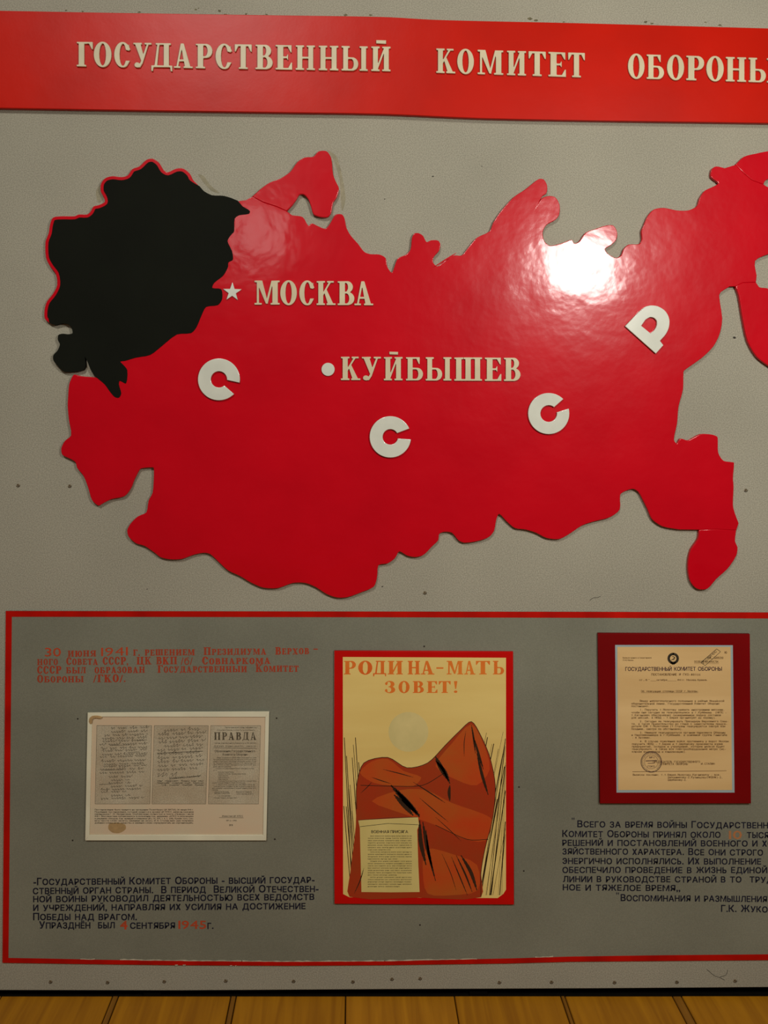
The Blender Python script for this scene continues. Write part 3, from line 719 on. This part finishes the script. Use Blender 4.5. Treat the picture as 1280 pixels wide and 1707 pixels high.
hw += scrawl(505, 625, 435, 19, 1.5, 0) + scrawl(575, 760, 452, 6, .8, -.06) + ribbon(z5l([(575, 458), (758, 440)]), .7) + ribbon(z5l([(505, 305), (775, 292)]), .8)
for v in (470, 482, 494): hw += scrawl(505 if v < 490 else 530, 780, v, 5, .6, 0)
link('handwriting', merge([loops_geo(hw, Y2)]), M['ink'], d1)['kind'] = 'stuff'
fold = ribbon(z5l([(325, 142), (322, 560)]), .7) + ribbon(z5l([(193, 142), (190, 480)]), .6) + ribbon(z5l([(1078, 142), (1066, 600)]), .5)
link('fold_line', merge([loops_geo(fold, Y2 - .0001)]), M['scrape'], d1)
def tz(s, u0, u1, v, cap, **k): return text_geo(s, *[z5(u0, v)[0], z5(u1, v)[0], z5(0, v)[1], z5(0, v)[1]], cap / 3.556, Y2, **dict(dict(off=.015) if k.get('kind') != 'serif' else {}, **k))
np_ = [tz('Пролетарии всех стран, соединяйтесь!', 908, 1095, 156, 8), tz('Всесоюзная Коммунистическая Партия (большевиков)', 860, 1085, 170, 6),
       tz('Орган Центрального Комитета и МК ВКП(б)', 845, 1093, 248, 7), tz('№ 181 (8589)   Вторник, 1 июля 1941 г.   Цена 15 коп.', 842, 1093, 266, 7),
       tz('Образование Государственного', 845, 1085, 298, 13, off=.02), tz('Комитета Обороны', 893, 1040, 318, 13, off=.02)]
body_t = ['Ввиду создавшегося чрезвычайного положения и в целях', 'быстрой мобилизации всех сил народов СССР для прове-', 'дения отпора врагу, вероломно напавшему на нашу Роди-', 'ну, Президиум Верховного Совета СССР, Центральный Ко-', 'митет ВКП(б) и Совет Народных Комиссаров СССР приз-', 'нали необходимым:']
for i, s in enumerate(body_t): np_.append(tz(s, 838 if i else 860, 1093 if i < 5 else 945, 334 + i * 10.6, 6.5))
for i, (s, a, b2) in enumerate((('1. Создать Государственный Комитет Обороны в составе:', 850, 1080), ('т.т.', 838, 862), ('председатель', 865, 960), ('заместитель председателя', 865, 1030), ('член Комитета', 865, 925), ('член Комитета', 865, 930), ('член Комитета', 865, 925),
                               ('2. Сосредоточить всю полноту власти в государстве в', 860, 1090), ('руках Государственного Комитета Обороны.', 832, 1030), ('3. Обязать всех граждан и все партийные, советские,', 855, 1085), ('комсомольские и военные органы беспрекословно выпол-', 842, 1088), ('нять решения и распоряжения Государственного Комитета', 832, 1088), ('Обороны.', 832, 868))):
    np_.append(tz(s, a, b2, 398 + i * 10.6, 6.5))
for s, a, b2, v in (('Председатель Президиума', 845, 930, 537), ('Верховного Совета СССР', 845, 935, 546), ('Председатель Совнаркома', 972, 1065, 537), ('СССР и Секретарь ЦК ВКП(б)', 975, 1075, 549), ('Москва, Кремль, 30 июня 1941 г.', 842, 980, 572), ('М. КАЛИНИН', 870, 940, 561)):
    np_.append(tz(s, a, b2, v, 6.5))
np_.append(loops_geo(ribbon(z5l([(838, 273), (1096, 275)]), .7), Y2))
link('newspaper_text', merge(np_), M['grey_ink'], d1)
link('newspaper_heading', merge([tz('ПРАВДА', 842, 1093, 226, 46, kind='serif', gap=.2)]), M['grey_ink'], d1)
cap_ = ['Постановление было принято на заседании Политбюро ЦК ВКП(б) 30 июня 1941 г.', 'Подлинник постановления, который хранится в архиве ЦК КПСС, написан красным', 'карандашом Г. М. Маленковым. Опубликовано полностью в газете «Правда» 1 июля',
        '1941 г. Впоследствии публиковалось в изложении (см., например, «КПСС в резолюциях', 'и решениях съездов, конференций и пленумов ЦК», М., 1971, т. 6, с. 208). Кроме того, сло-', 'ва в тексте слово «всего» заменено на «всю», И. В. Сталин внес две поправки:', 'добавил слова «и их средств» и заменил слово «предприятий» на «организаций».']
cg = []
for i, s in enumerate(cap_):
    x0, y = z5(135, 643.5 + i * 13); x1 = z5(720, 0)[0]
    cg.append(text_geo(s, x0, x1, y, y, 2.5, Yd - .00012, off=.03))
for s, a, b2, v, c_ in (('Известия ЦК КПСС', 890, 1014, 682, 10), ('№ 2 / 1991', 915, 975, 708, 9), ('199', 932, 953, 737, 12)):
    (x0, y), (x1, _) = z5(a, v), z5(b2, v); cg.append(text_geo(s, x0, x1, y, y, c_ / 3.556, Yd - .00012, off=.012))
cg.append(loops_geo(ribbon(z5l([(872, 686), (1016, 687)]), .6), Yd - .00012))
link('caption', merge(cg), M['ink'], d1)
link('stain', merge([loops_geo([smooth(z5l([(222, 722), (270, 716), (315, 728), (318, 755), (280, 778), (240, 775), (215, 752)]), 3)], Yd - .00008)]), M['stain'], d1)
# curled, browned corner
cv = z5l([(100, 118), (104, 96), (120, 84), (150, 82), (180, 90), (168, 100), (138, 96), (122, 104), (118, 128), (108, 132)])
link('curled_corner', slab([smooth(cv, 2)], Yd - .0032, Yd - .0012, .0004, 1), M['stain'], d1)

# ------------------------------------------------------------------ poster board (plain generic picture in the poster's colours)
def z7(u, v): return (540 + u / 3.765, 1070 + v / 3.765)
def z7l(l): return [z7(*p) for p in l]
po_ = thing('poster_board', 'bright red board with a yellowed poster titled in orange capitals, between the two documents', 'poster', at(706, 1508, Yp))
Yq = Yp - .006
link('backing_board', slab([z7l([(65, 57), (600, 59), (1187, 62), (1190, 900), (1193, 1650), (600, 1648), (65, 1645), (62, 900)])], Yq, Yp - .0006, .001, 2), M['poster_red'], po_)
Yr = Yq - .0004
link('poster_sheet', slab([z7l([(118, 95), (1142, 100), (1142, 1555), (1125, 1582), (1090, 1608), (600, 1606), (160, 1603), (120, 1583)])], Yr, Yq), M['poster_paper'], po_)
y1 = Yr - .0001; y2 = Yr - .0002; y3 = Yr - .0003; y4 = Yr - .0004
def P(name, loops, Y, mat, sm=3):
    link(name, merge([loops_geo([smooth(z7l(l), sm) if sm else z7l(l) for l in loops], Y)]), mat, po_)
# tall reeds either side of rust hills under a pale sun
reeds = []
for i in range(16):
    u = 124 + i * 6 + random.uniform(0, 4); top = random.uniform(540, 1150); reeds += ribbon(z7l([(u + random.uniform(-5, 5), max(600, top)), (u + 45 + i * 2, 1580)]), random.choice((.5, .8, 1.2)))
for i in range(30):
    u = 800 + i * 11.5; top = random.uniform(560, 1000) if i < 22 else random.uniform(620, 1250)
    u1 = min(u + (1590 - top) * .17, 1138); reeds += ribbon(z7l([(u1, top), (u + random.uniform(-40, 0), 1590)]), random.choice((.45, .6, 1.0, 1.4)))
link('printed_reeds', merge([loops_geo(reeds, y1)]), M['umber'], po_)
P('printed_sun', [circle(530, 565, 125, 30)], y1, M['pale'], 1)
P('printed_hill', [[(160, 1600), (165, 1450), (200, 1150), (205, 900), (250, 760), (400, 725), (520, 790), (650, 760), (760, 650), (850, 560), (925, 500), (985, 590), (1040, 720), (1075, 900), (1060, 1100), (1010, 1300), (985, 1450), (985, 1603), (600, 1605)]], y2, M['rust_dark'])
P('printed_hill', [[(225, 820), (300, 750), (400, 735), (500, 810), (610, 850), (560, 905), (400, 900), (300, 880)], [(300, 1000), (480, 930), (640, 930), (800, 1010), (1000, 1080), (1055, 1120), (1010, 1250), (860, 1230), (700, 1150), (500, 1080)], [(700, 780), (800, 640), (925, 515), (1000, 640), (1040, 800), (960, 900), (840, 870)], [(640, 1300), (800, 1330), (960, 1400), (965, 1560), (800, 1590), (650, 1580), (620, 1450)]], y3, M['rust'])
hat = []
for (a, b2, c2, d2, wd) in ((420, 900, 600, 1090, 9), (450, 930, 600, 1100, 7), (440, 960, 560, 1090, 8), (700, 720, 780, 870, 8), (700, 745, 790, 890, 6), (600, 1120, 640, 1400, 7), (620, 1130, 680, 1420, 6), (640, 1180, 700, 1500, 4), (790, 900, 790, 1000, 5),
                            (860, 1340, 960, 1560, 6), (830, 1340, 930, 1570, 3), (800, 1350, 900, 1590, 2), (740, 1330, 830, 1560, 1.2), (250, 1420, 190, 1580, 1.6), (300, 850, 420, 890, 1.5), (560, 880, 760, 1010, 2), (600, 980, 780, 1130, 1.5), (700, 1100, 860, 1250, 1.2), (925, 520, 950, 700, 3), (890, 560, 880, 720, 1.2), (940, 600, 1000, 800, 4), (960, 700, 1030, 960, 5), (230, 950, 300, 880, 1.2), (370, 800, 560, 850, 1.6)):
    mx, my = (a + c2) / 2 + random.uniform(-14, 14), (b2 + d2) / 2 + random.uniform(-10, 10)
    pts = smooth([(a, b2), (mx, my), (c2, d2)], 5, False); n = len(pts)
    for j in range(n - 1):
        wj = wd * math.sin(math.pi * (j + .5) / (n - 1)) ** .7; hat += ribbon(z7l([pts[j], pts[j + 1]]), max(.3, wj))
for l in ([(205, 1050), (205, 900), (250, 760), (400, 725), (520, 790), (650, 760), (760, 650), (850, 560), (925, 500), (985, 590), (1040, 720), (1075, 900), (1060, 1100), (1010, 1300), (985, 1450), (985, 1600)], [(230, 900), (420, 905), (620, 900), (760, 820)], [(700, 1150), (900, 1240), (1030, 1240)]):
    hat += ribbon(z7l(smooth(l, 4, False)), 1.0)
link('printed_shading', merge([loops_geo(hat, y4)]), M['umber'], po_)
P('printed_notice', [[(215, 1120), (590, 1100), (597, 1150), (585, 1180), (592, 1400), (600, 1570), (420, 1572), (235, 1570), (228, 1300), (225, 1170)]], y4, M['sheet'], 1)
y5 = y4 - .0001
nt_ = [text_geo('ВОЕННАЯ ПРИСЯГА', *[z7(297, 0)[0], z7(527, 0)[0], z7(0, 1200)[1], z7(0, 1200)[1]], 4.6, y5, off=.03)]
for i in range(23):
    v = 1222 + i * 14.4
    words = ' '.join(''.join(random.choice('авеинкмоп') for _ in range(random.randint(3, 9))) for _ in range(6))[:38]
    a = 290 if i in (0, 7, 11, 18) else 275; b2 = 550 if i not in (6, 10, 17, 22) else random.uniform(330, 480)
    nt_.append(text_geo(words if b2 > 500 else words[:22], z7(a, 0)[0], z7(b2, 0)[0], z7(0, v)[1], z7(0, v)[1], 2.3, y5))
nt_.append(loops_geo(ribbon(z7l([(225, 1160), (400, 1140), (590, 1148)]), .8) + ribbon(z7l([(215, 1120), (400, 1105), (590, 1100)]), .6), y5))
link('printed_notice_text', merge(nt_), M['ink'], po_)
for ch, a, b2 in (('Р', 125, 200), ('О', 215, 303), ('Д', 308, 390), ('И', 400, 495), ('Н', 525, 603), ('А', 607, 693), ('-', 705, 750), ('М', 770, 873), ('А', 880, 950), ('Т', 953, 1042), ('Ь', 1060, 1130)):
    link('title_letter', merge([text_geo(ch, z7(a, 0)[0], z7(b2, 0)[0], z7(0, 205)[1], z7(0, 205)[1], 86 / 3.765, y1, kind='serif', gap=0)]), M['title'], po_)
for ch, a, b2 in (('З', 382, 447), ('О', 468, 537), ('В', 557, 627), ('Е', 645, 712), ('Т', 720, 795), ('!', 815, 837)):
    link('title_letter', merge([text_geo(ch, z7(a, 0)[0], z7(b2, 0)[0], z7(0, 321)[1], z7(0, 321)[1], 75 / 3.765, y1, kind='serif', gap=0)]), M['title'], po_)

# ------------------------------------------------------------------ right document board
def z8(u, v): return (980 + u / 4.267, 1040 + v / 4.267)
def z8l(l): return [z8(*p) for p in l]
d3 = thing('document_board', 'dark red board carrying a tan typewritten decree on a blue-grey mount', 'framed document', at(1125, 1339.5, Yp))
Ye = Yp - .008
link('backing_board', slab([z8l([(73, 68), (1152, 73), (1160, 1278), (85, 1278)])], Ye, Yp - .0006, .0008, 2), M['doc_red'], d3)
Yf = Ye - .0004
link('mount', slab([z8l([(193, 150), (1030, 152), (1042, 1200), (203, 1200)])], Yf, Ye), M['doc_blue'], d3)
Yg = Yf - .0003
sheet = link('paper', slab([z8l([(209, 164), (1014, 164), (1025, 1182), (215, 1182)])], Yg, Yf), M['doc_paper'], d3)
Yh = Yg - .00012
def t8(s, u0, u1, v, cap, **k): return text_geo(s, z8(u0, v)[0], z8(u1, v)[0], z8(0, v)[1], z8(0, v)[1], cap / 4.267, Yh, **dict(dict(off=.025), **k))
link('letterhead', merge([t8('ГОСУДАРСТВЕННЫЙ', 266, 595, 334, 27, off=.02), t8('КОМИТЕТ', 613, 766, 333, 27, off=.02), t8('ОБОРОНЫ', 783, 952, 333, 27, off=.02)]), M['ink_violet'], d3)
e_ = []
cxe, cye = z8(606, 246)
e_ += ring(cxe, cye, 8.2, 3.0, 26) + ring(cxe, cye, 6.2, 1.6, 22)
e_ += ribbon([(cxe - 4, cye + 6.5), (cxe, cye + 9.5), (cxe + 4, cye + 6.5)], 3)
e_ += ribbon([(cxe - 1.2, cye + 2.4), (cxe + 2.2, cye - 1.8)], 1.0) + ribbon([(cxe + .8, cye - 3), (cxe + 3.2, cye - .8)], 1.2)
e_ += ribbon([(cxe - 2.2, cye - 3), (cxe + 1, cye - 3.4), (cxe + 2.6, cye - .4), (cxe + 1, cye + 2.2), (cxe - 1.8, cye + 1.6), (cxe - 3.4, cye + 3)], .9)
e_ += [circle(cxe, cye - 7.6, 1.6, 5)]
link('emblem', merge([loops_geo(e_, Yh)]), M['ink'], d3)
tp = [t8('Выписки хранить в Секретариате', 247, 452, 246, 10), t8('ГО КО Москва', 247, 322, 263, 10), t8('ПОСТАНОВЛЕНИЕ № ГКО-801сс', 450, 800, 368, 16, mono=True),
      t8('от „ 15 “', 365, 437, 405, 13), t8('октября', 488, 562, 405, 13), t8('194 1 г.  Москва, Кремль.', 637, 850, 405, 13),
      t8('СОВ. СЕКРЕТНО', 850, 962, 246, 12, mono=True), t8('ОСОБОЙ ВАЖНОСТИ.', 755, 935, 276, 14, mono=True), t8('10', 972, 988, 212, 18)]
tp.append(loops_geo(ribbon(z8l([(755, 282), (930, 282)]), .4) + ribbon(z8l([(860, 248), (962, 248)]), .4) + ribbon(z8l([(445, 406), (486, 406)]), .4) + ribbon(z8l([(565, 406), (630, 406)]), .4) + ribbon(z8l([(377, 490), (782, 490)]), .4), Yh))
tl_ = [('Об эвакуации столицы СССР г.Москвы.', 377, 788, 486),
       ('Ввиду неблагополучного положения в районе Можайской', 368, 968, 555), ('оборонительной линии, Государственный Комитет Обороны', 308, 933, 574), ('постановил:', 308, 435, 592),
       ('1. Поручить т.Молотову заявить иностранным миссиям,', 368, 970, 617), ('чтобы они сегодня же эвакуировались в г.Куйбышев. (НКПС -', 308, 985, 637), ('т.Каганович обеспечивает своевременную подачу составов', 308, 945, 656), ('для миссий, а НКВД - т.Берия организует их охрану).', 308, 913, 674),
       ('2. Сегодня же эвакуировать Президиум Верховного Сове-', 368, 998, 700), ('та, а также Правительство во главе с заместителем предсе-', 308, 990, 718), ('дателя СНК т.Молотовым (т.Сталин эвакуируется завтра или', 308, 975, 735), ('позднее, смотря по обстановке).', 308, 675, 754),
       ('3. Немедля эвакуироваться органам Наркомата Обороны', 368, 975, 780), ('и Наркомвоенмора в г.Куйбышев, а основной группе Генштаба', 308, 988, 797), ('- в Арзамас.', 312, 450, 815),
       ('4. В случае появления войск противника у ворот Москвы', 368, 1000, 842), ('поручить НКВД - т.Берия и т.Щербакову произвести взрыв', 312, 958, 861), ('предприятий, складов и учреждений, которые нельзя будет', 312, 970, 879), ('эвакуировать, а также все электрооборудование метро (ис-', 312, 980, 897), ('ключая водопровод и канализацию).', 312, 700, 916),
       ('ПРЕДСЕДАТЕЛЬ ГОСУДАРСТВЕННОГО', 460, 795, 988), ('КОМИТЕТА ОБОРОНЫ', 515, 708, 1004), ('И.СТАЛИН', 803, 900, 1002),
       ('Выписки посланы: т.т.Берия,Молотову,Кагановичу - все;', 318, 943, 1080), ('Шапошникову-2,Кузнецову(НКВМФ)-2,', 567, 958, 1098), ('Щербакову-2.', 567, 705, 1116)]
for s, a, b2, v in tl_: tp.append(t8(s, a, b2, v, 14, mono=True, wear=.15))
tp.append(loops_geo(ribbon(z8l([(316, 1052), (985, 1045)]), .7), Yh))
link('typewritten_text', merge(tp), M['ink_brown'], d3)
cs = z8(450, 982)
sp_ = [loops_geo(ring(cs[0], cs[1], 17.2, .9, 36) + ring(cs[0], cs[1], 15.9, .4, 36) + ring(cs[0], cs[1], 11.4, .45, 28) + ribbon(z8l([(410, 975), (490, 972)]), 1.2) + ribbon(z8l([(425, 992), (475, 990)]), .8), Yh - .0001)]
for i in range(26):
    a = math.pi * .6 + i * 2 * math.pi / 30; ch = 'ГОСУДАРСТВЕННЫЙКОМИТЕТОБОРОНЫ'[i]
    cxs, cys = cs[0] + 13.2 * math.cos(a), cs[1] + 13.2 * math.sin(a)
    load_sans(ch); g = SANS[(ch, 0.0)]; ra = a + math.pi / 2; c_, s_ = math.cos(ra), math.sin(ra); vs = []
    for vx, vy in g[0]:
        lx, ly = (vx - (g[2] + g[3]) / 2) * 2.0, -(vy - .0) * 2.3
        vs.append(at(cxs + lx * c_ - ly * s_, cys + lx * s_ + ly * c_, Yh - .0001))
    sp_.append((vs, g[1]))
sp_.append(t8('№ 1', 437, 470, 957, 13)); sp_.append(t8('ГОКО', 425, 475, 1020, 12))
link('round_stamp', merge(sp_), M['ink_violet'], d3)
# slanting box stamp, letters along the slope
b1 = z8l([(803, 275), (915, 178), (943, 198), (833, 297)])
st_ = [loops_geo(ribbon(b1 + [b1[0]], .7), Yh - .0001)]
b0 = z8(826, 288); ra = math.atan2(z8(936, 191)[1] - b0[1], z8(936, 191)[0] - b0[0]); c_, s_ = math.cos(ra), math.sin(ra); X = 0
for ch in 'РАССЕКРЕЧЕНО':
    load_sans(ch); g = SANS[(ch, 0.0)]; vs = []
    for vx, vy in g[0]:
        lx, ly = X + (vx - g[2]) * 2.9, -vy * 4.6 - 1.2
        vs.append(at(b0[0] + lx * c_ - ly * s_, b0[1] + lx * s_ + ly * c_, Yh - .0001))
    st_.append((vs, g[1])); X += (g[3] - g[2]) * 2.9 + .35
link('box_stamp', merge(st_), M['ink'], d3)

# tidy bookkeeping property, smooth shading left off: pieces are flat boards
for o in list(bpy.data.objects):
    if '_w' in o: del o['_w']
